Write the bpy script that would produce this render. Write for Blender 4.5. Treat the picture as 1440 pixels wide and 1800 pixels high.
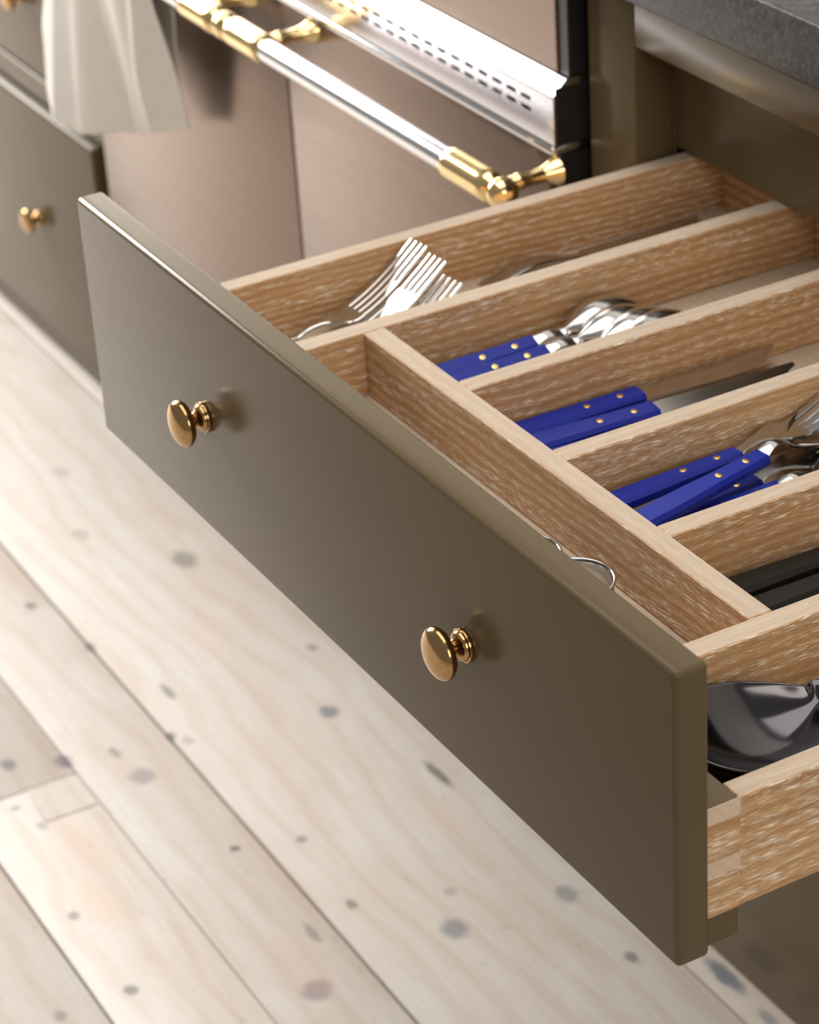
import bpy, bmesh, math, random
from mathutils import Vector, Matrix
random.seed(7)
for o in list(bpy.data.objects):
    bpy.data.objects.remove(o)
S = bpy.context.scene
COL = S.collection
ZF = 0.796            # drawer top is z=0 while building; everything is lifted so the floor is z=0

# ------------------------------------------------------------------ camera
CP = Vector((1.60791, -0.60014, 0.70442))
CR = Vector((0.49198852, 0.86868919, -0.05767479))
CU = Vector((-0.4067138, 0.28790813, 0.86700219))
CD = Vector((-0.76976047, 0.40309799, -0.49495538))
cam_d = bpy.data.cameras.new('camera')
cam_d.sensor_fit = 'VERTICAL'
cam_d.sensor_height = 36.0
cam_d.sensor_width = 28.8
cam_d.lens = 4689.96 / 1800.0 * 36.0
cam_d.clip_start = 0.05
cam_d.dof.use_dof = True
cam_d.dof.focus_distance = (Vector((0.53, 0.11, -0.09)) - CP).dot(CD)
cam_d.dof.aperture_fstop = 12.0
cam = bpy.data.objects.new('camera', cam_d)
COL.objects.link(cam)
M = Matrix.Identity(4)
for i in range(3):
    M[i][0], M[i][1], M[i][2], M[i][3] = CR[i], CU[i], -CD[i], CP[i]
cam.matrix_world = M
S.camera = cam

# ------------------------------------------------------------------ world, lights, exposure
W = bpy.data.worlds.new('world')
S.world = W
W.use_nodes = True
bg = W.node_tree.nodes['Background']
bg.inputs[0].default_value = (1.0, 0.96, 0.91, 1)
bg.inputs[1].default_value = 0.25


def area(name, loc, target, sx, sy, power, col):
    d = bpy.data.lights.new(name, 'AREA')
    d.shape = 'RECTANGLE'
    d.size, d.size_y = sx, sy
    d.energy = power
    d.color = col
    o = bpy.data.objects.new(name, d)
    COL.objects.link(o)
    o.location = loc
    o.rotation_euler = (Vector(target) - Vector(loc)).to_track_quat('-Z', 'Y').to_euler()
    return o


area('window_light', (-3.9, -0.35, 1.15), (0.0, -0.2, 0.35), 1.8, 1.9, 225, (1.0, 0.97, 0.94))
area('overhead_fill', (0.1, 0.05, 2.0), (0.1, 0.05, -0.1), 2.4, 1.6, 34, (1.0, 0.96, 0.9))  # unseen soft fill added overhead to brighten tops and floor

area('right_window_light', (3.0, -0.15, 1.0), (0.2, 0.3, -0.1), 1.2, 1.2, 20, (1.0, 0.93, 0.82))

S.view_settings.view_transform = 'Standard'
S.view_settings.look = 'None'
S.view_settings.gamma = 1.0
S.view_settings.use_curve_mapping = False
S.view_settings.exposure = 0.08


# ------------------------------------------------------------------ material helpers
class NT:
    def __init__(self, name):
        self.m = bpy.data.materials.new(name)
        self.m.use_nodes = True
        self.t = self.m.node_tree
        self.b = self.t.nodes['Principled BSDF']

    def n(self, kind, **kw):
        nd = self.t.nodes.new(kind)
        for k, v in kw.items():
            if k.startswith('i_'):
                nd.inputs[k[2:].replace('_', ' ')].default_value = v
            else:
                setattr(nd, k, v)
        return nd

    def l(self, a, b):
        self.t.links.new(a, b)

    def math(self, op, a, b=None, c=None):
        nd = self.n('ShaderNodeMath', operation=op)
        for i, v in enumerate((a, b, c)):
            if v is None:
                continue
            if isinstance(v, (int, float)):
                nd.inputs[i].default_value = v
            else:
                self.l(v, nd.inputs[i])
        return nd.outputs[0]

    def mix(self, fac, a, b, mode='MIX'):
        nd = self.n('ShaderNodeMix', data_type='RGBA', blend_type=mode)
        for sock, v in ((nd.inputs[0], fac), (nd.inputs[6], a), (nd.inputs[7], b)):
            if isinstance(v, (int, float)):
                sock.default_value = v
            elif isinstance(v, tuple):
                sock.default_value = v if len(v) == 4 else (*v, 1)
            else:
                self.l(v, sock)
        return nd.outputs[2]

    def ramp(self, fac, stops):
        nd = self.n('ShaderNodeValToRGB')
        e = nd.color_ramp.elements
        while len(e) < len(stops):
            e.new(0.5)
        for i, (p, c) in enumerate(stops):
            e[i].position = p
            e[i].color = (c, c, c, 1) if isinstance(c, (int, float)) else (*c, 1)
        self.l(fac, nd.inputs[0])
        return nd.outputs[0]

    def noise(self, vec, scale, detail=3, rough=0.5, dist=0.0):
        nd = self.n('ShaderNodeTexNoise')
        nd.inputs['Scale'].default_value = scale
        nd.inputs['Detail'].default_value = detail
        nd.inputs['Roughness'].default_value = rough
        nd.inputs['Distortion'].default_value = dist
        if vec is not None:
            self.l(vec, nd.inputs['Vector'])
        return nd.outputs[0]

    def mapping(self, vec, scale=(1, 1, 1), rot=(0, 0, 0), loc=(0, 0, 0)):
        nd = self.n('ShaderNodeMapping')
        nd.inputs['Scale'].default_value = scale
        nd.inputs['Rotation'].default_value = rot
        nd.inputs['Location'].default_value = loc
        self.l(vec, nd.inputs[0])
        return nd.outputs[0]

    def bump(self, h, strength, dist=0.001):
        nd = self.n('ShaderNodeBump')
        nd.inputs['Strength'].default_value = strength
        nd.inputs['Distance'].default_value = dist
        self.l(h, nd.inputs['Height'])
        self.l(nd.outputs[0], self.b.inputs['Normal'])

    def set(self, col=None, rough=None, metal=None, spec=None):
        if col is not None:
            if isinstance(col, tuple):
                self.b.inputs['Base Color'].default_value = (*col, 1)
            else:
                self.l(col, self.b.inputs['Base Color'])
        if rough is not None:
            if isinstance(rough, (int, float)):
                self.b.inputs['Roughness'].default_value = rough
            else:
                self.l(rough, self.b.inputs['Roughness'])
        if metal is not None:
            self.b.inputs['Metallic'].default_value = metal
        if spec is not None:
            self.b.inputs['Specular IOR Level'].default_value = spec
        return self.m


def obj_coord(t, rnd=True):
    tc = t.n('ShaderNodeTexCoord')
    v = tc.outputs['Object']
    if rnd:
        oi = t.n('ShaderNodeObjectInfo')
        r = t.math('MULTIPLY', oi.outputs['Random'], 7.0)
        cx = t.n('ShaderNodeCombineXYZ')
        t.l(r, cx.inputs[0]); t.l(r, cx.inputs[1]); t.l(r, cx.inputs[2])
        ad = t.n('ShaderNodeVectorMath', operation='ADD')
        t.l(v, ad.inputs[0]); t.l(cx.outputs[0], ad.inputs[1])
        v = ad.outputs[0]
    return v


def mat_paint(name, col, rough=0.38):
    t = NT(name)
    v = obj_coord(t)
    n1 = t.noise(v, 6, 3)
    c = t.mix(t.ramp(n1, [(0.3, 0.0), (0.7, 1.0)]), tuple(x * 0.95 for x in col), tuple(x * 1.05 for x in col))
    t.bump(t.noise(v, 900, 2), 0.06, 0.0004)
    t.b.inputs['Coat Weight'].default_value = 0.0
    return t.set(c, rough, 0, 0.15)


def mat_oak(name, axis, dark, mid, light, pore, pore_amt=0.55, rough=0.55, cath=55.0):
    """cerused oak; axis = grain direction (0 x, 1 y)"""
    t = NT(name)
    v = obj_coord(t)
    st = [1.0, 1.0, 1.0]
    st[axis] = 0.07
    lowv = t.mapping(v, tuple(s * 1.0 for s in st))
    warp = t.noise(lowv, 22, 3, 0.55)
    # growth rings about an axis leaning slightly off the grain direction
    rot = (0.10, 0.0, 0.07) if axis == 1 else (0.0, 0.10, 0.07)
    rv = t.mapping(v, tuple(1.0 if i != axis else 0.35 for i in range(3)), rot)
    wv = t.n('ShaderNodeTexWave', wave_type='RINGS', rings_direction='XYZ'[axis], wave_profile='SIN')
    wv.inputs['Scale'].default_value = cath
    wv.inputs['Distortion'].default_value = 5.0
    wv.inputs['Detail'].default_value = 3.0
    wv.inputs['Detail Scale'].default_value = 0.6
    t.l(rv, wv.inputs[0])
    ring = wv.outputs['Fac']
    base = t.mix(t.ramp(warp, [(0.3, 0.0), (0.7, 1.0)]), dark, mid)
    base = t.mix(t.math('MULTIPLY', ring, 0.55), base, light)
    fine = t.noise(t.mapping(v, tuple(1500.0 if i != axis else 60.0 for i in range(3))), 1.0, 2, 0.5)
    base = t.mix(t.ramp(fine, [(0.35, 0.35), (0.6, 0.0)]), base, tuple(x * 0.6 for x in dark))
    p1 = t.noise(t.mapping(v, tuple(1700.0 if i != axis else 110.0 for i in range(3))), 1.0, 1, 0.4)
    p1 = t.ramp(p1, [(0.57, 0.0), (0.64, 1.0)])
    patch = t.ramp(t.noise(lowv, 70, 2, 0.5), [(0.42, 0.0), (0.62, 1.0)])
    fac = t.math('MULTIPLY', p1, t.math('MULTIPLY_ADD', ring, 0.6, t.math('MULTIPLY', patch, 0.6)))
    fac = t.math('MINIMUM', t.math('MULTIPLY', fac, pore_amt), 1.0)
    c = t.mix(fac, base, pore)
    t.bump(t.math('ADD', fine, t.math('MULTIPLY', p1, -0.5)), 0.25, 0.0006)
    return t.set(c, rough, 0, 0.35)


def mat_metal(name, col, rough, brush=None, bump=0.0):
    t = NT(name)
    if brush is not None:
        v = obj_coord(t)
        n = t.noise(t.mapping(v, brush), 1.0, 2)
        r = t.math('MULTIPLY_ADD', n, 0.16, rough - 0.08)
        if bump:
            t.bump(n, bump, 0.0004)
        return t.set(col, r, 1.0)
    return t.set(col, rough, 1.0)


def mat_plain(name, col, rough, spec=0.5):
    return NT(name).set(col, rough, 0, spec)


PAINT = mat_paint('olive_paint', (0.113, 0.082, 0.044), 0.20)
OAK_D, OAK_M, OAK_L, OAK_P = (0.42, 0.225, 0.097), (0.59, 0.350, 0.170), (0.67, 0.445, 0.25), (0.88, 0.81, 0.70)
OAK_Y = mat_oak('oak_grain_deep', 1, OAK_D, OAK_M, OAK_L, OAK_P, 1.0)
OAK_X = mat_oak('oak_grain_wide', 0, OAK_D, OAK_M, OAK_L, OAK_P, 1.0)
EDG = ((0.47, 0.355, 0.255), (0.53, 0.415, 0.31), (0.57, 0.46, 0.355), (0.64, 0.57, 0.48))
EDGE_Y = mat_oak('oak_edge_deep', 1, *EDG, 0.3)
EDGE_X = mat_oak('oak_edge_wide', 0, *EDG, 0.3)
END_OAK = mat_oak('oak_end_grain', 0, (0.62, 0.46, 0.34), (0.70, 0.53, 0.40), (0.74, 0.57, 0.43), (0.8, 0.7, 0.6), 0.2)
BRASS_AGED = mat_metal('aged_brass', (0.46, 0.285, 0.125), 0.16)
BRASS = mat_metal('polished_brass', (0.88, 0.66, 0.33), 0.13)
CHROME = mat_metal('chrome', (0.72, 0.72, 0.74), 0.14)
STEEL = mat_metal('cutlery_steel', (0.55, 0.54, 0.53), 0.2)
DARKSTEEL = mat_metal('serving_steel', (0.085, 0.081, 0.087), 0.15)
DOORSTEEL = mat_metal('brushed_oven_steel', (0.26, 0.20, 0.165), 0.30, (2.0, 2.0, 260.0), 0.02)
VENTSTEEL = mat_metal('vent_steel', (0.62, 0.61, 0.63), 0.2)
BLACK = mat_plain('black_enamel', (0.012, 0.012, 0.014), 0.35)
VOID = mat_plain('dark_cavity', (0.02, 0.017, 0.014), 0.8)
BLUE = mat_plain('cobalt_handle', (0.012, 0.025, 0.29), 0.36, 0.25)
GOLD = mat_metal('brass_rivet', (0.85, 0.58, 0.22), 0.3)
BLKH = mat_plain('black_handle', (0.012, 0.0115, 0.011), 0.42, 0.25)


def mat_stone():
    t = NT('dark_stone')
    v = obj_coord(t, False)
    a = t.noise(v, 160, 5, 0.65)
    c = t.mix(t.ramp(a, [(0.40, 0.0), (0.68, 1.0)]), (0.014, 0.0135, 0.014), (0.055, 0.053, 0.05))
    b = t.noise(v, 620, 2, 0.5)
    c = t.mix(t.ramp(b, [(0.62, 0.0), (0.72, 0.7)]), c, (0.16, 0.155, 0.15))
    t.bump(t.noise(v, 240, 4, 0.6), 0.35, 0.0012)
    return t.set(c, 0.42, 0, 0.3)


STONE = mat_stone()


def mat_linen():
    t = NT('linen')
    v = obj_coord(t, False)
    a = t.noise(v, 90, 3)
    c = t.mix(a, (0.74, 0.70, 0.64), (0.82, 0.785, 0.73))
    t.bump(t.noise(v, 900, 2), 0.2, 0.0005)
    return t.set(c, 0.9, 0, 0.2)


LINEN = mat_linen()

# knots and stains of the floor, where the boards have them: x, y, half length, half width, strength, hue
KNOTS = [(-.779, .364, .020, .013, .62, 0), (-.424, .150, .014, .012, .6, 1), (-.045, .143, .014, .013, .75, 1),
         (-.420, .356, .012, .009, .75, 2), (-.051, .286, .014, .012, .7, 2), (-.038, .396, .012, .010, .55, 2),
         (-.267, .174, .006, .005, .85, 0), (-.2455, .233, .007, .005, .7, 0), (-.4925, .0965, .012, .008, .8, 1),
         (-.5187, .0477, .010, .008, .7, 2), (-.265, .3925, .024, .005, .85, 0), (-.536, .3966, .007, .005, .6, 0),
         (-.132, .2263, .007, .005, .75, 0), (.0686, .395, .006, .006, .7, 0), (.134, .448, .026, .008, .95, 2),
         (-.547, .235, .016, .005, .7, 0), (-.472, .203, .008, .005, .85, 0), (-.672, .203, .010, .005, .7, 0),
         (-.786, .182, .008, .006, .7, 0), (-.259, .0065, .008, .005, .7, 0), (-.135, .0072, .008, .006, .85, 0),
         (-.138, -.0588, .007, .005, .6, 1), (-.478, .1437, .010, .005, .55, 0), (-.4464, .0243, .006, .005, .5, 0),
         (-.405, .0367, .006, .005, .5, 0), (-.456, .2146, .007, .006, .45, 1), (-.116, .1771, .016, .004, .5, 0),
         (.199, .446, .012, .006, .6, 2), (-.10, .31, .006, .005, .4, 0), (-1.05, .33, .014, .009, .35, 1),
         (-.90, .29, .012, .008, .35, 0), (-.20, .36, .02, .012, .25, 3), (-.35, .06, .05, .018, .3, 3),
         (-.26, .035, .04, .016, .35, 3), (-.62, .31, .04, .016, .2, 3), (-.08, .15, .05, .02, .25, 3)]


def mat_floor():
    t = NT('whitewashed_pine')
    g = t.n('ShaderNodeNewGeometry')
    pos = g.outputs['Position']
    oi = t.n('ShaderNodeObjectInfo')
    r = t.math('MULTIPLY', oi.outputs['Random'], 9.0)
    cx = t.n('ShaderNodeCombineXYZ')
    t.l(r, cx.inputs[1])
    ad = t.n('ShaderNodeVectorMath', operation='ADD')
    t.l(pos, ad.inputs[0]); t.l(cx.outputs[0], ad.inputs[1])
    v = ad.outputs[0]
    lo = t.noise(t.mapping(v, (2.2, 9.0, 1.0)), 1.6, 3, 0.55, 0.6)
    wv = t.n('ShaderNodeTexWave', wave_type='BANDS', bands_direction='Y', wave_profile='SIN')
    wv.inputs['Scale'].default_value = 9.0
    wv.inputs['Distortion'].default_value = 9.0
    wv.inputs['Detail'].default_value = 2.0
    wv.inputs['Detail Scale'].default_value = 0.9
    t.l(t.mapping(v, (0.35, 1.0, 1.0)), wv.inputs[0])
    c = t.mix(t.ramp(lo, [(0.32, 0.0), (0.68, 1.0)]), (0.61, 0.54, 0.475), (0.645, 0.61, 0.57))
    c = t.mix(t.math('MULTIPLY', t.ramp(wv.outputs['Fac'], [(0.55, 0.0), (0.95, 1.0)]), 0.25), c, (0.50, 0.37, 0.29))
    bl = t.noise(t.mapping(v, (6.0, 14.0, 1.0)), 1.3, 4, 0.6)
    c = t.mix(t.ramp(bl, [(0.55, 0.0), (0.75, 0.55)]), c, (0.70, 0.67, 0.64))
    fi = t.noise(t.mapping(v, (14.0, 260.0, 1.0)), 1.0, 2, 0.5)
    c = t.mix(t.ramp(fi, [(0.35, 0.18), (0.55, 0.0)]), c, (0.45, 0.36, 0.30))
    fl_ = t.noise(t.mapping(v, (55.0, 95.0, 1.0)), 1.0, 2, 0.5)
    c = t.mix(t.ramp(fl_, [(0.66, 0.0), (0.76, 0.38)]), c, (0.30, 0.285, 0.25))
    sp = t.n('ShaderNodeSeparateXYZ')
    wob = t.n('ShaderNodeTexNoise')
    wob.inputs['Scale'].default_value = 70
    t.l(pos, wob.inputs['Vector'])
    sub = t.n('ShaderNodeVectorMath', operation='MULTIPLY_ADD')
    t.l(wob.outputs['Color'], sub.inputs[0])
    sub.inputs[1].default_value = (0.012, 0.008, 0)
    t.l(pos, sub.inputs[2])
    t.l(sub.outputs[0], sp.inputs[0])
    hues = [(0.16, 0.155, 0.135), (0.25, 0.215, 0.245), (0.17, 0.19, 0.22), (0.66, 0.47, 0.35)]
    for (kx, ky, a, b, s, h) in KNOTS:
        dx = t.math('MULTIPLY_ADD', sp.outputs[0], 1 / (a * 1.25), -(kx + 0.006) / (a * 1.25))
        dy = t.math('MULTIPLY_ADD', sp.outputs[1], 1 / (b * 1.25), -(ky + 0.004) / (b * 1.25))
        d = t.math('SQRT', t.math('MULTIPLY_ADD', dx, dx, t.math('MULTIPLY', dy, dy)))
        mr = t.n('ShaderNodeMapRange', interpolation_type='SMOOTHSTEP')
        mr.inputs['From Min'].default_value = 1.15
        mr.inputs['From Max'].default_value = 0.45
        mr.inputs['To Min'].default_value = 0.0
        mr.inputs['To Max'].default_value = s
        t.l(d, mr.inputs['Value'])
        c = t.mix(mr.outputs[0], c, hues[h])
    t.bump(fi, 0.15, 0.001)
    return t.set(c, 0.55, 0, 0.35)


FLOOR = mat_floor()
GAP = mat_plain('floor_gap_dark', (0.15, 0.13, 0.10), 0.9, 0.1)  # dark brown sub-floor colour, showing between the boards

# ------------------------------------------------------------------ mesh helpers
ORG = {}


def empty(name, loc, label, cat, group=None):
    o = bpy.data.objects.new(name, None)
    o.empty_display_size = 0.05
    COL.objects.link(o)
    o.location = loc
    ORG[o.name] = Vector(loc)
    tag(o, label, cat, group)
    return o


def tag(o, label, cat, group=None):
    o['label'] = label
    o['category'] = cat
    if group:
        o['group'] = group
    return o


def obj(name, bm, mats, parent=None, smooth=False, origin=None, label=None, auto=None):
    """link a bmesh as ONE object; geometry is given in world coordinates of the build frame"""
    if not isinstance(mats, (list, tuple)):
        mats = [mats]
    org = Vector(origin) if origin is not None else (ORG[parent.name] if parent is not None else Vector((0, 0, 0)))
    bmesh.ops.recalc_face_normals(bm, faces=bm.faces)
    bmesh.ops.translate(bm, verts=bm.verts, vec=-org)
    me = bpy.data.meshes.new(name)
    bm.to_mesh(me)
    bm.free()
    for m in mats:
        me.materials.append(m)
    if smooth:
        me.polygons.foreach_set('use_smooth', [True] * len(me.polygons))
    if auto is not None:
        me.polygons.foreach_set('use_smooth', [True] * len(me.polygons))
        me.set_sharp_from_angle(angle=math.radians(auto))
    o = bpy.data.objects.new(name, me)
    COL.objects.link(o)
    if parent is not None:
        o.parent = parent
        ORG[o.name] = org
    else:
        o.location = org
        ORG[o.name] = org
    if label:
        o['label'] = label
    return o


def box(bm, x0, x1, y0, y1, z0, z1, bev=0.0, seg=1, mi=0, top_mi=None):
    vs = [bm.verts.new(p) for p in ((x0, y0, z0), (x1, y0, z0), (x1, y1, z0), (x0, y1, z0),
                                    (x0, y0, z1), (x1, y0, z1), (x1, y1, z1), (x0, y1, z1))]
    fs = [bm.faces.new([vs[i] for i in f]) for f in
          ((3, 2, 1, 0), (4, 5, 6, 7), (0, 1, 5, 4), (1, 2, 6, 5), (2, 3, 7, 6), (3, 0, 4, 7))]
    for f in fs:
        f.material_index = mi
    if top_mi is not None:
        fs[1].material_index = top_mi
    if bev > 0:
        es = list({e for f in fs for e in f.edges})
        bmesh.ops.bevel(bm, geom=es, offset=bev, segments=seg, profile=0.5, affect='EDGES', clamp_overlap=True)
    return bm


def B(*a, **k):
    return box(bmesh.new(), *a, **k)


def prism(bm, prof, x0, x1, mi=0):
    """profile in (y,z) extruded along x"""
    a = [bm.verts.new((x0, y, z)) for y, z in prof]
    b = [bm.verts.new((x1, y, z)) for y, z in prof]
    n = len(prof)
    fs = [bm.faces.new(a), bm.faces.new(b[::-1])]
    for i in range(n):
        fs.append(bm.faces.new((a[i], b[i], b[(i + 1) % n], a[(i + 1) % n])))
    for f in fs:
        f.material_index = mi
    return bm


def loft(bm, rings, cap=True, mi=0):
    R = [[bm.verts.new(p) for p in r] for r in rings]
    n = len(R[0])
    for a, b in zip(R, R[1:]):
        for i in range(n):
            f = bm.faces.new((a[i], a[(i + 1) % n], b[(i + 1) % n], b[i]))
            f.material_index = mi
    if cap:
        bm.faces.new(R[0][::-1]).material_index = mi
        bm.faces.new(R[-1]).material_index = mi
    return bm


def lathe(bm, org, axis, prof, seg=32, cap=True):
    """prof: list of (distance along axis, radius)"""
    org = Vector(org)
    ax = Vector(axis).normalized()
    u = ax.orthogonal().normalized()
    w = ax.cross(u)
    rings = []
    for d, r in prof:
        r = max(r, 1e-5)
        rings.append([org + ax * d + (u * math.cos(2 * math.pi * i / seg) + w * math.sin(2 * math.pi * i / seg)) * r
                      for i in range(seg)])
    return loft(bm, rings, cap)


def tube(bm, pts, rad, seg=16):
    pts = [Vector(p) for p in pts]
    rings = []
    prev = None
    for i, p in enumerate(pts):
        t = (pts[min(i + 1, len(pts) - 1)] - pts[max(i - 1, 0)]).normalized()
        if prev is None:
            u = t.orthogonal().normalized()
        else:
            u = (prev - t * prev.dot(t)).normalized()
        prev = u
        w = t.cross(u)
        r = rad[i] if isinstance(rad, (list, tuple)) else rad
        rings.append([p + (u * math.cos(2 * math.pi * k / seg) + w * math.sin(2 * math.pi * k / seg)) * r for k in range(seg)])
    return loft(bm, rings)


def lerp_table(tab, s):
    for (a, va), (b, vb) in zip(tab, tab[1:]):
        if s <= b:
            k = (s - a) / (b - a) if b > a else 0
            k = k * k * (3 - 2 * k)
            if isinstance(va, (int, float)):
                return va + (vb - va) * k
            return tuple(x + (y - x) * k for x, y in zip(va, vb))
    return tab[-1][1]


def lin_table(tab, s):
    for (a, va), (b, vb) in zip(tab, tab[1:]):
        if s <= b:
            k = (s - a) / (b - a) if b > a else 0
            if isinstance(va, (int, float)):
                return va + (vb - va) * k
            return tuple(x + (y - x) * k for x, y in zip(va, vb))
    return tab[-1][1]


# ------------------------------------------------------------------ floor: sub-floor plus single boards
FZ = -ZF
fl = obj('floor', B(-4.5, 2.6, -2.6, 1.2, FZ - 0.06, FZ - 0.022), GAP)
fl['kind'] = 'structure'
fl['label'] = 'whitewashed pine floorboards with dark knots and open seams'
seams = [-2.22, -1.99, -1.77, -1.54, -1.32, -1.10, -0.90, -0.68, -0.46, -0.245, -0.022, 0.097, 0.199, 0.432, 0.65, 0.87, 1.09]
TILT = -0.010
GAPW = {0.199: 0.0014, 0.097: 0.0004, -0.022: 0.0012, 0.432: 0.0011}
random.seed(3)
for i, (a, b) in enumerate(zip(seams, seams[1:])):
    cuts = [-4.4, 2.5]
    if (a, b) == (-0.022, 0.097):
        cuts = [-4.4, -0.466, 2.5]
    elif i % 2 == 0 and b < -0.1:
        cuts = [-4.4, -1.9 + 0.37 * i, 2.5]
    for x0, x1 in zip(cuts, cuts[1:]):
        ga, gb = GAPW.get(a, 0.0017), GAPW.get(b, 0.0017)
        bm = bmesh.new()
        box(bm, x0 + 0.0012, x1 - 0.0012, a + ga, b - gb, FZ - 0.022, FZ + random.uniform(-0.0008, 0.0), 0.0015, 2)
        bmesh.ops.rotate(bm, verts=bm.verts, cent=(-0.3, 0.2, FZ), matrix=Matrix.Rotation(TILT, 3, 'Z'))
        obj('floorboard', bm, FLOOR, fl, auto=40)
wl = obj('wall_back', B(-4.5, 2.6, 1.09, 1.19, FZ, 1.9), mat_plain('plaster', (0.80, 0.78, 0.74), 0.8, 0.2))
wl['kind'] = 'structure'
wl['label'] = 'plain plaster wall behind the cabinets and cooker'
# short patch let into the board beside the butt joint
bm = box(bmesh.new(), -0.4645, -0.405, 0.040, 0.094, FZ - 0.02, FZ + 0.0006, 0.001, 1)
bmesh.ops.rotate(bm, verts=bm.verts, cent=(-0.3, 0.2, FZ), matrix=Matrix.Rotation(TILT, 3, 'Z'))
obj('patch_board', bm, FLOOR, fl, auto=40)

# ------------------------------------------------------------------ near base cabinet
YF = 0.4605
cab = empty('base_cabinet', (0.35, 0.76, FZ), 'olive painted base cabinet under the dark stone worktop, its drawer pulled open', 'cabinet')
obj('stile', B(-0.067, -0.002, YF, YF + 0.034, FZ + 0.1, 0.0492, 0.0012, 2), PAINT, cab, auto=40)
obj('stile', B(0.7247, 0.79, YF, YF + 0.034, FZ + 0.1, 0.0492, 0.0012, 2), PAINT, cab, auto=40)
obj('top_rail', B(-0.002, 0.7247, YF, YF + 0.034, 0.0022, 0.0492, 0.0012, 2), PAINT, cab, auto=40)
obj('middle_rail', B(-0.002, 0.7247, YF, YF + 0.034, -0.215, -0.1835, 0.0012, 2), PAINT, cab, auto=40)
bm = B(-0.0045, -0.002, YF + 0.0345, YF + 0.0375, -0.1835, 0.0022)
obj('bead', bm, PAINT, cab)
obj('inner_panel', B(-0.0045, 0.7247, YF + 0.038, YF + 0.056, -0.0885, 0.03, 0.0008, 1), PAINT, cab)
obj('lower_drawer_front', B(0.0, 0.7227, YF, YF + 0.022, -0.60, -0.217, 0.0015, 2), PAINT, cab, auto=40)
obj('plinth', B(-0.067, 0.79, YF, YF + 0.03, FZ + 0.0005, -0.602, 0.0012, 2), PAINT, cab, auto=40)
obj('side_panel', B(-0.067, -0.049, YF + 0.036, 1.06, FZ + 0.0005, 0.0492), PAINT, cab)
obj('side_panel', B(0.772, 0.79, YF + 0.036, 1.06, FZ + 0.0005, 0.0492), PAINT, cab)
obj('back_panel', B(-0.048, 0.771, 1.05, 1.06, FZ + 0.0005, 0.0492), PAINT, cab)
obj('carcass_shelf', B(-0.048, 0.771, YF + 0.036, 1.049, -0.2, -0.185), PAINT, cab)

# ------------------------------------------------------------------ worktop
wt = obj('worktop', B(-0.0685, 0.86, 0.437, 1.08, 0.0495, 0.0955, 0.0022, 3), STONE, origin=(0.39, 0.76, 0.0495), auto=40)
tag(wt, 'dark leathered stone worktop on the olive cabinet', 'worktop')

# ------------------------------------------------------------------ knobs
KNOB = [(0.0, 0.0), (0.0, 0.0102), (0.0012, 0.0106), (0.0026, 0.0102), (0.0030, 0.0092), (0.0045, 0.0090), (0.0056, 0.0080),
        (0.0070, 0.0056), (0.0086, 0.0046), (0.0100, 0.0048), (0.0110, 0.0066), (0.0118, 0.0104), (0.0130, 0.0136),
        (0.0148, 0.0153), (0.0166, 0.0160), (0.0182, 0.0158), (0.0196, 0.0150), (0.0210, 0.0135), (0.0222, 0.0112), (0.0231, 0.0085),
        (0.0237, 0.0055), (0.0240, 0.0025), (0.0241, 0.0)]


def knob(x, y, z, parent, s=1.0):
    prof = [(d * s, r * s) for d, r in KNOB]
    return obj('knob', lathe(bmesh.new(), (x, y, z), (0, -1, 0), prof, 40), BRASS_AGED, parent, auto=38,
               label='round aged brass knob')


# ------------------------------------------------------------------ the open cutlery drawer
WD, TF, T2 = 0.7227, 0.0205, 0.0209
ZT, ZB, ZI = -0.0907, -0.1592, -0.138
YB0, YB1 = TF + T2, 0.5265
dr = empty('drawer', (WD / 2, 0.25, ZB), 'open cutlery drawer with olive front, brass knobs and oak dividers', 'drawer')
front = obj('drawer_front', B(0, WD, 0, TF, -0.18, 0, 0.0036, 5), PAINT, dr, auto=45, label='olive painted drawer front')
knob(0.186, 0, -0.0905, front)
knob(0.518, 0, -0.0905, front)
XL, XR = 0.0044, 0.7183
obj('box_front', B(XL, XR - 0.0004, TF + 0.0002, YB0, -0.178, ZT, 0.0008, 1), PAINT, dr, label='olive painted box front behind the drawer front')


def oak_y(name, x0, x1, y0, y1, z0, z1, parent=dr):
    return obj(name, B(x0, x1, y0, y1, z0, z1, 0.0008, 1, 0, 1), [OAK_Y, EDGE_Y], parent)


def oak_x(name, x0, x1, y0, y1, z0, z1, parent=dr):
    return obj(name, B(x0, x1, y0, y1, z0, z1, 0.0008, 1, 0, 1), [OAK_X, EDGE_X], parent)


oak_y('box_side', XL, XL + 0.0153, YB0, 0.545, ZB, ZT)
# right side runs past the box front in a lapped dovetail: upper, middle and lower tails, pale pins between
rs = obj('box_side', B(XR - 0.0148, XR, YB0, 0.545, ZB, ZT, 0.0006, 1, 0, 1), [OAK_Y, EDGE_Y], dr)
for za, zb in ((-0.1245, -0.1015), (ZB, -0.1345)):
    obj('dovetail_tail', B(XR - 0.0004, XR + 0.0001, TF + 0.0005, YB0 + 0.0004, za, zb), OAK_Y, rs)
for za, zb in ((-0.1015, ZT), (-0.1345, -0.1245)):
    obj('dovetail_pin', B(XR - 0.0004, XR, TF + 0.0005, YB0 + 0.0006, za, zb), END_OAK, rs, label='pale end grain dovetail pin')
oak_x('box_back', XL + 0.0154, XR - 0.0150, YB1, 0.5415, ZB, ZT - 0.0003)
BOT = obj('box_bottom', B(XL + 0.0154, XR - 0.0150, YB0 + 0.0002, YB1 - 0.0002, ZI - 0.009, ZI), EDGE_X, dr)
ZDIV = ZI + 0.0001
YC0, YC1 = 0.1432, 0.1596
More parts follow.
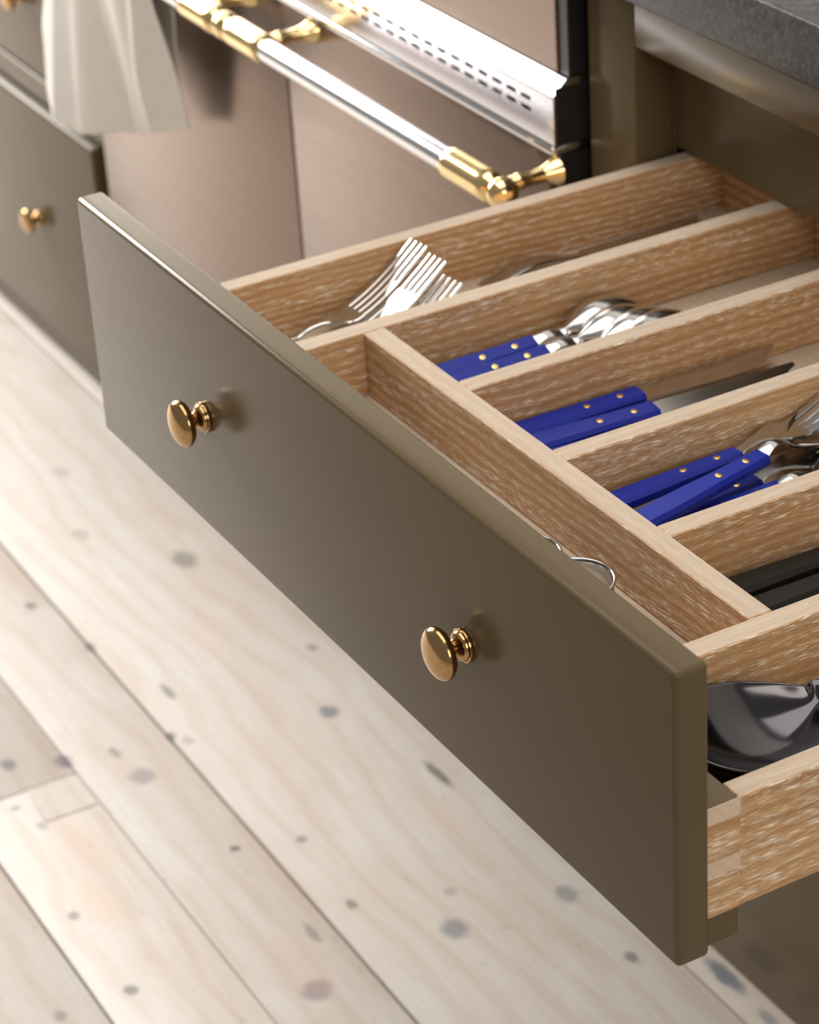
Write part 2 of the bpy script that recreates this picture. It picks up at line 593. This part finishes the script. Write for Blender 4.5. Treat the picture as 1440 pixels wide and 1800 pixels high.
for a, b in ((0.122, 0.1385), (0.585, 0.6010)):
    oak_y('divider', a, b, YB0 + 0.0002, YB1 - 0.0002, ZDIV, ZT)
for a, b in ((0.2385, 0.2548), (0.3545, 0.3705), (0.470, 0.4855)):
    oak_y('divider', a, b, YC1 + 0.0001, YB1 - 0.0002, ZDIV, ZT - 0.0001)
oak_x('cross_divider', 0.1386, 0.5849, YC0, YC1, ZDIV, ZT)

# ------------------------------------------------------------------ cutlery
def rrect(w, t, y, zc, ch=0.28):
    c = min(w, t) * ch
    a, b = w / 2, t / 2
    return [(-a + c, y, zc - b), (a - c, y, zc - b), (a, y, zc - b + c), (a, y, zc + b - c), (a - c, y, zc + b),
            (-a + c, y, zc + b), (-a, y, zc + b - c), (-a, y, zc - b + c)]


HL = 0.100


def handle_bm(wt_=0.0185, wn=0.0145, th=0.0095, back=0.0):
    bm = bmesh.new()
    rings = []
    for s in (0, 0.012, 0.05, 0.2, 0.4, 0.6, 0.8, 0.95, 0.99, 1.0):
        w = lerp_table([(0, wt_), (0.25, wt_), (0.75, wn), (1, wn)], s)
        k = 1.0
        if s == 0:
            k = 0.9
        if s == 1.0:
            k = 0.94
        t = lerp_table([(0, th), (1, th * 0.88)], s)
        rings.append(rrect(w * k, t * k, -back + s * (HL + back), th / 2))
    return loft(bm, rings)


def grid_sheet(bm, ny, nx, fn):
    V = [[bm.verts.new(fn(i / ny, -1 + 2 * j / nx)) for j in range(nx + 1)] for i in range(ny + 1)]
    for i in range(ny):
        for j in range(nx):
            bm.faces.new((V[i][j], V[i][j + 1], V[i + 1][j + 1], V[i + 1][j]))
    return bm


def spoon_fn(y0, neck, bowl, wn, wb, dish, z0, drop=0.0, arch=0.006):
    L = neck + bowl

    def fn(u, v):
        s = u * L
        if s < neck:
            k = s / neck
            w = lerp_table([(0, wn), (0.45, wn * 0.62), (0.85, wn * 0.75), (1.0, wn * 1.05)], k)
            z = z0 + arch * math.sin(math.pi * k) - drop * k
            return (w / 2 * v, y0 + s, z + 0.0006 * (1 - v * v))
        k = (s - neck) / bowl
        prof = lin_table([(0, 0.0), (0.05, 0.22), (0.15, 0.50), (0.3, 0.80), (0.45, 0.96), (0.55, 1.0), (0.7, 0.95), (0.82, 0.80),
                          (0.92, 0.56), (0.97, 0.36), (1.0, 0.02)], k)
        w = max(wn * 1.05 * (1 - k * 8), wb * prof)
        d = dish * math.sin(math.pi * min(1, k * 0.93 + 0.05)) ** 0.8
        rim = -drop + 0.0035 * math.sin(math.pi * k) * 0 + 0.004 * k * k
        return (w / 2 * v, y0 + s, z0 + rim - d * max(0.0, 1 - v * v))
    return fn


def solid(o, th):
    m = o.modifiers.new('solidify', 'SOLIDIFY')
    m.thickness = th
    m.offset = 0
    s = o.modifiers.new('subsurf', 'SUBSURF')
    s.levels = 1
    s.render_levels = 1


def fork_head(bm, y0, neck, plate, tine, wn, wf, z0, curve, th=0.002):
    """neck, shoulder and four tines of a fork as one mesh; curve(s) gives z along the length"""
    L = neck + plate + tine
    rings = []
    N = 16
    for i in range(N + 1):
        s = i / N * (neck + plate)
        k = s / (neck + plate)
        kn = neck / (neck + plate)
        if k < kn:
            w = lerp_table([(0, wn), (0.5, wn * 0.6), (1, wn * 0.8)], k / kn)
        else:
            w = lerp_table([(0, wn * 0.8), (0.6, wf * 0.97), (1, wf)], (k - kn) / (1 - kn))
        z = z0 + curve(s / L)
        rings.append(rrect(w, th * (1.3 - 0.3 * k), y0 + s, z, 0.3))
    loft(bm, rings)
    pitch = wf / 4
    for q in range(4):
        xc = (q - 1.5) * pitch
        rr = []
        for i in range(9):
            k = i / 8
            s = neck + plate - 0.001 + tine * k
            w = lerp_table([(0, pitch * 0.80), (0.8, pitch * 0.68), (1, pitch * 0.42)], k)
            z = z0 + curve(s / L)
            r = rrect(w, th * (1 - 0.35 * k), y0 + s, z, 0.3)
            rr.append([(x + xc, y, zz) for x, y, zz in r])
        loft(bm, rr)
    return bm


def knife_blade(bm, y0, L, w0, w1, z0, th=0.0018, bolster=True):
    rings = []
    for i in range(15):
        k = i / 14
        wl = lerp_table([(0, w0), (0.1, w0), (0.55, w1), (0.8, w1 * 0.95), (1.0, w1 * 0.18)], k)
        t = th * (1 - 0.55 * k)
        xl = -w0 / 2
        y = y0 + L * k
        rings.append([(xl, y, z0 - t / 2), (xl + wl, y, z0 - t * 0.08), (xl + wl, y, z0 + t * 0.08), (xl, y, z0 + t / 2)])
    return loft(bm, rings)


MESH = {}


def build_cutlery():
    z0 = Vector((0, 0, 0))

    def keep(key, bm, mats, auto):
        bmesh.ops.recalc_face_normals(bm, faces=bm.faces)
        me = bpy.data.meshes.new(key)
        bm.to_mesh(me)
        bm.free()
        for m in mats:
            me.materials.append(m)
        me.polygons.foreach_set('use_smooth', [True] * len(me.polygons))
        if auto:
            me.set_sharp_from_angle(angle=math.radians(auto))
        MESH[key] = me
    keep('blue_handle', handle_bm(), [BLUE], 30)
    keep('long_blue_handle', handle_bm(back=0.014), [BLUE], 30)
    keep('knife_handle', handle_bm(0.0195, 0.0170, 0.0095, 0.014), [BLUE], 30)
    keep('black_handle', handle_bm(0.0205, 0.0180, 0.0105), [BLKH], 30)
    keep('rivet', lathe(bmesh.new(), (0, 0, 0), (0, 0, 1), [(-0.001, 0.0), (-0.001, 0.0024), (0.0003, 0.0024), (0.0005, 0.002), (0.0005, 0.0)], 16), [GOLD], 40)
    keep('spoon_bowl', grid_sheet(bmesh.new(), 34, 14, spoon_fn(HL - 0.004, 0.030, 0.062, 0.0115, 0.041, 0.011, 0.005)), [STEEL], None)
    keep('spoon_bowl_down', grid_sheet(bmesh.new(), 34, 14, spoon_fn(HL - 0.004, 0.028, 0.060, 0.0115, 0.041, -0.012, 0.005, 0.0, 0.004)), [STEEL], None)
    keep('fork_head', fork_head(bmesh.new(), HL - 0.004, 0.018, 0.034, 0.048, 0.0130, 0.0275, 0.005,
                                lambda s: 0.006 * math.sin(math.pi * min(1, s / 0.5)) * (s < 0.5) + 0.026 * (max(0, s - 0.35) / 0.65) ** 1.6), [STEEL], 40)
    keep('knife_blade', knife_blade(bmesh.new(), HL - 0.002, 0.115, 0.0165, 0.021, 0.005), [STEEL], 40)
    keep('black_blade', knife_blade(bmesh.new(), HL - 0.002, 0.10, 0.018, 0.020, 0.005), [STEEL], 40)
    # all-steel pieces: handle widening to the end, then the head
    bm = bmesh.new()
    rings = []
    for i in range(13):
        k = i / 12
        w = lerp_table([(0, 0.010), (0.06, 0.0185), (0.25, 0.0165), (1, 0.0085)], k)
        rings.append(rrect(w, 0.0028, 0.092 * k, 0.0016 + 0.007 * math.sin(math.pi * k) ** 2, 0.3))
    loft(bm, rings)
    keep('steel_handle', bm, [STEEL], 40)
    keep('steel_fork_head', fork_head(bmesh.new(), 0.090, 0.022, 0.028, 0.060, 0.0085, 0.0290, 0.0016,
                                      lambda s: 0.004 * math.sin(math.pi * min(1, s / 0.4)) * (s < 0.4) + 0.040 * (max(0, s - 0.25) / 0.75) ** 1.6, 0.0022), [STEEL], 40)
    keep('steel_spoon_bowl', grid_sheet(bmesh.new(), 34, 14, spoon_fn(0.090, 0.020, 0.066, 0.0085, 0.043, 0.012, 0.0016)), [STEEL], None)
    keep('steel_blade', knife_blade(bmesh.new(), 0.090, 0.11, 0.015, 0.020, 0.0016), [STEEL], 40)


build_cutlery()


def link(name, me, parent, loc=(0, 0, 0), label=None):
    o = bpy.data.objects.new(name, me)
    COL.objects.link(o)
    o.parent = parent
    o.location = loc
    if label:
        o['label'] = label
    return o


def cutlery(name, kind, loc, rz, rx, ry, label, cat, group):
    e = bpy.data.objects.new(name, None)
    e.empty_display_size = 0.02
    COL.objects.link(e)
    e.location = loc
    e.rotation_mode = 'ZYX'
    e.rotation_euler = (math.radians(rx), math.radians(ry), math.radians(rz))
    tag(e, label, cat, group)
    hk, hd, part, rv = {
        'bspoon': ('long_blue_handle', 'spoon_bowl', 'bowl', True), 'dspoon': ('blue_handle', 'spoon_bowl_down', 'bowl', True), 'bfork': ('long_blue_handle', 'fork_head', 'tines', True),
        'bknife': ('knife_handle', 'knife_blade', 'blade', True), 'kknife': ('black_handle', 'black_blade', 'blade', False),
        'sfork': ('steel_handle', 'steel_fork_head', 'tines', False), 'sspoon': ('steel_handle', 'steel_spoon_bowl', 'bowl', False),
        'sknife': ('steel_handle', 'steel_blade', 'blade', False)}[kind]
    h = link('handle', MESH[hk], e)
    hdo = link(part, MESH[hd], e)
    if part == 'bowl':
        solid(hdo, 0.0014)
    if rv:
        zt = 0.0095 * 0.945
        for yy in (HL - 0.0425, HL - 0.0165):
            link('rivet', MESH['rivet'], h, (0, yy, zt - 0.0002 + 0.0003 * (yy < 0.08)), 'small round brass rivet')
    return e


Z0 = ZI + 0.0003
# compartment by the far side: steel forks, then steel pieces behind them
G = 'steel forks in the far compartment'
cutlery('fork', 'sfork', (0.046, 0.046, Z0 + 0.004), 1, 2.0, -4, 'steel fork, tines up against the oak side of the drawer', 'fork', G)
cutlery('fork', 'sfork', (0.075, 0.045, Z0 + 0.003), 1, 2.0, -4, 'steel fork beside the divider, its tines catching the light', 'fork', G)
cutlery('fork', 'sfork', (0.103, 0.043, Z0 + 0.0), 3, 0.5, -2, 'steel fork lowest of the three, tucked against the divider', 'fork', G)
G = 'steel pieces at the back of the far compartment'
cutlery('table_knife', 'sknife', (0.060, 0.283, Z0), -1.0, 0.5, 0, 'steel knife at the back of the far compartment, nearer the divider', 'knife', G)
cutlery('table_knife', 'sknife', (0.038, 0.295, Z0), 0.5, 0.5, 0, 'steel knife at the back of the far compartment, beside the drawer side', 'knife', G)
# blue spoons
G = 'blue handled spoons'
sp = [(0.1630, 0.1625, 0.0035, -1.0, 20), (0.1805, 0.1620, 0.0035, -1.0, 20), (0.1970, 0.170, 0.0040, -0.5, 20), (0.2125, 0.177, 0.0045, 0.5, 20)]
lab = ['blue handled spoon lying nearest the steel forks, lowest of the nest', 'blue handled spoon second from the steel forks',
       'blue handled spoon third from the steel forks, bowl nested on the others', 'blue handled spoon nearest the blue knives, bowl topmost']
for (x, y, dz, rz, ry), lb in zip(sp, lab):
    cutlery('spoon', 'dspoon', (x, y, Z0 + 0.003 + dz), rz, 3.0, ry, lb, 'spoon', G)
# blue knives
G = 'blue handled table knives'
kn = [(0.266, 0.183, 0.006, -1.0, 3, 'blue handled table knife against the divider beside the spoons'),
      (0.287, 0.178, 0.007, -3.5, 5, 'blue handled table knife in the middle, blade catching the light'),
      (0.307, 0.184, 0.004, -4.0, 8, 'blue handled table knife nearest the blue forks'),
      (0.328, 0.180, 0.0, -2.0, 2, 'blue handled table knife lowest, hidden against the nearer divider')]
for x, y, dz, rz, ry, lb in kn:
    cutlery('table_knife', 'bknife', (x, y, Z0 + dz), rz, 0.6, ry, lb, 'knife', G)
# blue forks and spoons
G = 'blue handled forks and spoons'
cutlery('fork', 'bfork', (0.388, 0.178, Z0 + 0.011), 0.0, 2.5, -3, 'blue handled fork against the divider beside the blue knives', 'fork', G)
cutlery('fork', 'bfork', (0.409, 0.180, Z0 + 0.001), 2.0, 1.0, 0, 'blue handled fork lying under the other blue handles', 'fork', G)
cutlery('spoon', 'bspoon', (0.430, 0.180, Z0 + 0.0075), 1.0, 0.5, 6, 'blue handled spoon lying under the crossed blue handle', 'spoon', G)
cutlery('fork', 'bfork', (0.459, 0.186, Z0 + 0.001), 2.0, 1.0, 4, 'blue handled fork lying lowest beside the black handled knives', 'fork', G)
cutlery('spoon', 'bspoon', (0.432, 0.184, Z0 + 0.0235), 14.0, -2.5, 6, 'blue handled spoon lying askew on top of the others', 'spoon', G)
# black handled knives
G = 'black handled knives'
for x, y, dz, rz, lb in ((0.503, 0.168, 0.002, -1.0, 'black handled knife against the divider beside the blue forks'),
                         (0.527, 0.166, 0.0, 0.5, 'black handled knife in the middle of its compartment'),
                         (0.552, 0.170, 0.0, 2.0, 'black handled knife nearest the steel serving spoon')):
    cutlery('knife', 'kknife', (x, y, Z0 + dz), rz, 0.3, 0, lb, 'knife', G)


# serving spoons in the near compartment
def serving_spoon(loc, rz, rx, ry, mat, label, wb, lb, dish, rise=0.0):
    e = bpy.data.objects.new('serving_spoon', None)
    COL.objects.link(e)
    e.location = loc
    e.rotation_mode = 'ZYX'
    e.rotation_euler = (math.radians(rx), math.radians(ry), math.radians(rz))
    tag(e, label, 'spoon', 'serving spoons')
    bm = grid_sheet(bmesh.new(), 44, 20, spoon_fn(-0.04, 0.04, lb, 0.021, wb, dish, 0.0, 0.003, 0.0))
    me = bpy.data.meshes.new('serving_bowl')
    bmesh.ops.recalc_face_normals(bm, faces=bm.faces)
    bm.to_mesh(me); bm.free()
    me.materials.append(mat)
    me.polygons.foreach_set('use_smooth', [True] * len(me.polygons))
    solid(link('bowl', me, e), 0.0016)
    bm = bmesh.new()
    rings = []
    for i in range(12):
        k = i / 11
        w = lerp_table([(0, 0.016), (0.3, 0.013), (0.9, 0.020), (1.0, 0.012)], k)
        rings.append(rrect(w, 0.003, -0.038 - 0.20 * k, 0.004 * math.sin(math.pi * k) + rise * 0.2 * k, 0.3))
    loft(bm, rings)
    bmesh.ops.recalc_face_normals(bm, faces=bm.faces)
    me = bpy.data.meshes.new('serving_handle')
    bm.to_mesh(me); bm.free()
    me.materials.append(mat)
    me.polygons.foreach_set('use_smooth', [True] * len(me.polygons))
    me.set_sharp_from_angle(angle=math.radians(40))
    link('handle', me, e)


serving_spoon((0.6405, 0.153, ZI + 0.030), 193, -6, 4, DARKSTEEL, 'large dark steel serving spoon in the near compartment', 0.086, 0.108, 0.022, 0.27)
serving_spoon((0.657, 0.146, ZI + 0.0115), 180, 0, 0, BLKH, 'black serving spoon lying beneath the steel serving spoon', 0.086, 0.099, 0.004)

# pastry cutters in the front tray
def cutter(x, y, r, h, label):
    bm = bmesh.new()
    lathe(bm, (x, y, ZI + 0.0003), (0, 0, 1), [(0, r - 0.0009), (0, r), (h - 0.002, r), (h - 0.0016, r + 0.0011), (h - 0.0006, r + 0.0015),
                                      (h, r + 0.0007), (h - 0.0002, r - 0.0003), (h - 0.003, r - 0.0008), (0, r - 0.0009)], 56, cap=False)
    o = obj('pastry_cutter', bm, CHROME, origin=(x, y, ZI + 0.0003), smooth=True)
    tag(o, label, 'pastry cutter', 'pastry cutters in the front tray')


cutter(0.4585, 0.1085, 0.0235, 0.0225, 'round steel pastry cutter in the front tray, its bright rim showing')
cutter(0.401, 0.108, 0.0225, 0.0125, 'smaller steel pastry cutter in the front tray, behind the drawer front')

# ------------------------------------------------------------------ range cooker
CX0, CX1 = -1.052, -0.0745
YD = 0.434
ck = empty('range_cooker', ((CX0 + CX1) / 2, 0.74, FZ), 'brushed steel range cooker with chrome rails and brass fittings', 'cooker')
obj('body', B(CX0 + 0.002, CX1 - 0.002, YD + 0.032, 1.03, FZ + 0.06, 0.10), BLACK, ck)
obj('side_panel', B(CX1 - 0.014, CX1, YD + 0.004, YD + 0.031, FZ + 0.08, -0.1035), BLACK, ck)
for fx in (CX0 + 0.05, CX1 - 0.05):
    for fy in (YD + 0.08, 0.96):
        obj('foot', lathe(bmesh.new(), (fx, fy, FZ + 0.0003), (0, 0, 1), [(0, 0.0), (0, 0.022), (0.008, 0.022), (0.01, 0.016), (0.0605, 0.016), (0.0605, 0.0)], 20), BLACK, ck, auto=40)
XM = -0.556
for x0, x1 in ((CX0, XM - 0.0022), (XM + 0.0022, CX1 - 0.0145)):
    obj('oven_door', B(x0, x1, YD, YD + 0.03, FZ + 0.09, -0.1035, 0.0014, 2), DOORSTEEL, ck, auto=40, label='warm brushed steel oven door')
obj('door_gap', B(XM - 0.004, XM + 0.004, YD + 0.012, YD + 0.0315, FZ + 0.09, -0.1035), VOID, ck)
obj('ledge', B(CX0, CX1, YD - 0.005, YD + 0.031, -0.1030, -0.0955, 0.0022, 3), CHROME, ck, auto=40, label='polished ledge below the vent')
# vent: bevelled block with a slotted face
VY = 0.4315
bm = bmesh.new()
prism(bm, [(VY + 0.0035, -0.0950), (VY + 0.0035, -0.0565), (VY + 0.0005, -0.0560), (VY + 0.0002, -0.0535), (VY + 0.0125, -0.0415), (VY + 0.034, -0.0415), (VY + 0.034, -0.0950)], CX0, CX1)
vent = obj('vent_block', bm, VENTSTEEL, ck, label='bright steel vent block')
obj('vent_end', B(CX1, CX1 + 0.0006, VY + 0.002, VY + 0.033, -0.0945, -0.047), BLACK, ck)
bm = bmesh.new()
rows = [(-0.0757, -0.0722), (-0.0668, -0.0632)]
xa, xb = CX0, CX1
box(bm, xa, xb, VY, VY + 0.002, -0.0945, rows[0][0])
box(bm, xa, xb, VY, VY + 0.002, rows[0][1], rows[1][0])
box(bm, xa, xb, VY, VY + 0.002, rows[1][1], -0.0562)
for z0, z1 in rows:
    x = xb
    nx = -0.1085
    while nx - 0.0145 > xa + 0.03:
        box(bm, nx, x, VY, VY + 0.002, z0, z1)
        x = nx - 0.0145
        nx -= 0.0223
    box(bm, xa, x, VY, VY + 0.002, z0, z1)
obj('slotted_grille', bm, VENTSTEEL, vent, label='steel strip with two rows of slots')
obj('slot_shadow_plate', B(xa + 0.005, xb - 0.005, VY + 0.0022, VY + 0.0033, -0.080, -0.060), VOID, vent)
obj('control_panel', B(CX0, CX1 - 0.0145, VY + 0.0135, VY + 0.034, -0.041, 0.10, 0.001, 1), DOORSTEEL, ck)
obj('end_strip', B(CX1 - 0.014, CX1, VY + 0.0155, VY + 0.034, -0.041, 0.10, 0.001, 1), BLACK, ck)
obj('hob', B(CX0, CX1, VY + 0.012, 1.03, 0.1005, 0.118, 0.003, 2), CHROME, ck, auto=40)
RY, RZ = 0.376, -0.1165


def rail(xl, xr, bl, br):
    r = obj('rail', lathe(bmesh.new(), (xl + 0.05, RY, RZ), (1, 0, 0), [(0, 0.0), (0, 0.0108), (xr - xl - 0.1, 0.0108), (xr - xl - 0.1, 0.0)], 32), CHROME, ck, auto=40,
            label='chrome towel rail')
    fer = [(0, 0.0), (0, 0.0125), (0.0015, 0.0134), (0.004, 0.0137), (0.010, 0.0137), (0.054, 0.0137), (0.060, 0.0138), (0.0635, 0.0134), (0.066, 0.0120), (0.068, 0.009),
           (0.070, 0.0080), (0.0715, 0.0100), (0.0745, 0.0125), (0.079, 0.0135), (0.0835, 0.0125), (0.0875, 0.0090), (0.0905, 0.004), (0.091, 0.0)]
    obj('ferrule', lathe(bmesh.new(), (xr - 0.079, RY, RZ), (1, 0, 0), fer, 32), BRASS, r, auto=40, label='polished brass ferrule')
    obj('ferrule', lathe(bmesh.new(), (xl + 0.079, RY, RZ), (-1, 0, 0), fer, 32), BRASS, r, auto=40, label='polished brass ferrule')
    for bx in (bl, br):
        bm = bmesh.new()
        lathe(bm, (bx, RY, RZ), (0, 1, 0), [(0.0, 0.0), (0.0, 0.0062), (0.018, 0.0062), (0.0205, 0.0072), (0.0235, 0.0074), (0.026, 0.0064), (0.034, 0.0062), (0.042, 0.0068), (0.048, 0.0084), (0.053, 0.0110), (YD - RY - 0.0002, 0.0125), (YD - RY - 0.0002, 0.0)], 28)
        obj('bracket', bm, BRASS, r, auto=40, label='turned brass bracket')


rail(-0.553, -0.064, -0.493, -0.076)
rail(-1.045, -0.5585, -0.985, -0.62)


# ------------------------------------------------------------------ tea towel over the far rail
def towel():
    e = empty('tea_towel', (-0.83, RY, -0.33), 'pale linen tea towel hanging over the chrome rail', 'towel')
    hem = [(0.0, (-0.998, 0.362, -0.283)), (0.1, (-0.978, 0.350, -0.303)), (0.2, (-0.946, 0.340, -0.324)), (0.3, (-0.905, 0.352, -0.329)),
           (0.5, (-0.858, 0.372, -0.317)), (0.62, (-0.827, 0.380, -0.311)), (0.8, (-0.785, 0.392, -0.297)), (1.0, (-0.732, 0.400, -0.281))]
    top = [(0.0, (-0.968, 0.366, -0.110)), (0.2, (-0.925, 0.359, -0.114)), (0.3, (-0.89, 0.362, -0.114)), (0.62, (-0.80, 0.362, -0.114)), (1.0, (-0.70, 0.362, -0.114))]
    NX, NZ = 72, 44
    bm = bmesh.new()
    V = []
    for j in range(NZ + 1):
        t = j / NZ
        row = []
        for i in range(NX + 1):
            s = i / NX
            a = lin_table(top, s)
            b = lerp_table(hem, s)
            k = t
            x = a[0] + (b[0] - a[0]) * k ** 0.85
            y = a[1] + (b[1] - a[1]) * k
            z = a[2] + (b[2] - a[2]) * k
            am = 0.006 * (0.35 + 0.65 * math.sin(math.pi * min(1, t * 0.8)))
            if s > 0.25:
                y += am * math.sin(15.0 * s + 0.8 - 2.0 * t) * min(1, (s - 0.25) * 6) - 0.010 * math.exp(-((s - 0.78 - 0.1 * (1 - t)) / 0.05) ** 2) * (1 - t * 0.8)
            if s < 0.2:
                x -= 0.012 * (1 - s / 0.2) * math.exp(-((t - 0.75) / 0.2) ** 2)
            y = min(y, 0.428)
            row.append(bm.verts.new((x, y, z)))
        V.append(row)
    for j in range(NZ):
        for i in range(NX):
            bm.faces.new((V[j][i], V[j][i + 1], V[j + 1][i + 1], V[j + 1][i]))
    f = obj('front_fall', bm, LINEN, e, smooth=True)
    solid(f, 0.0022)
    bm = bmesh.new()
    V = []
    for j in range(31):
        t = j / 30
        row = []
        for i in range(41):
            s = i / 40
            if t < 0.25:       # over the rail
                an = math.pi * t / 0.25
                y, z = RY - 0.0138 * math.cos(an), -0.114 + 0.0138 * math.sin(an)
            else:
                k = (t - 0.25) / 0.75
                y = RY + 0.0138 + 0.012 * k + 0.004 * math.sin(9 * s + 2 * k)
                z = -0.114 - 0.136 * k - 0.012 * (1 - s) * k
            x = -0.955 + s * 0.255 - 0.036 * (1 - s) * t * 0.5 - 0.03 * s * t
            row.append(bm.verts.new((x, y, z)))
        V.append(row)
    for j in range(30):
        for i in range(40):
            bm.faces.new((V[j][i], V[j][i + 1], V[j + 1][i + 1], V[j + 1][i]))
    f = obj('back_fall', bm, LINEN, e, smooth=True)
    solid(f, 0.0022)


towel()

# ------------------------------------------------------------------ far cabinet beyond the cooker
FX = -1.056
fc = empty('base_cabinet', (-1.46, 0.76, FZ), 'olive painted base cabinet on the far side of the cooker', 'cabinet')
obj('stile', B(FX - 0.066, FX, YF, YF + 0.034, FZ + 0.0005, 0.049, 0.0012, 2), PAINT, fc, auto=40)
obj('stile', B(FX - 0.86, FX - 0.794, YF, YF + 0.034, FZ + 0.0005, 0.049, 0.0012, 2), PAINT, fc, auto=40)
fxl, fxr = FX - 0.794, FX - 0.066
for name, z0, z1 in (('top_rail', 0.002, 0.049), ('middle_rail', -0.214, -0.182), ('middle_rail', -0.439, -0.410), ('bottom_rail', FZ + 0.0005, -0.758)):
    obj(name, B(fxl, fxr, YF, YF + 0.034, z0, z1, 0.001, 1), PAINT, fc)
obj('carcass', B(FX - 0.86, FX, YF + 0.04, 1.06, FZ + 0.0005, 0.049), PAINT, fc)


def far_drawer(z0, z1, y, label):
    w0, w1 = fxl + 0.003, fxr - 0.003
    d = empty('drawer', ((w0 + w1) / 2, y + 0.2, z0), label, 'drawer', 'drawers of the far cabinet')
    f = obj('drawer_front', B(w0, w1, y, y + 0.0205, z0, z1, 0.0050, 5), PAINT, d, auto=45)
    knob(w1 - 0.205, y, (z0 + z1) / 2, f)
    knob(w0 + 0.205, y, (z0 + z1) / 2, f)
    return d


far_drawer(-0.180, 0.0, YF + 0.0005, 'closed top drawer of the far cabinet')
far_drawer(-0.408, -0.216, YF + 0.0005, 'closed middle drawer of the far cabinet behind the tea towel')
far_drawer(-0.755, -0.442, 0.4465, 'deep bottom drawer of the far cabinet, standing slightly proud')

# ------------------------------------------------------------------ lift everything so that the floor is at z = 0
for o in S.objects:
    if o.parent is None:
        o.location.z += ZF
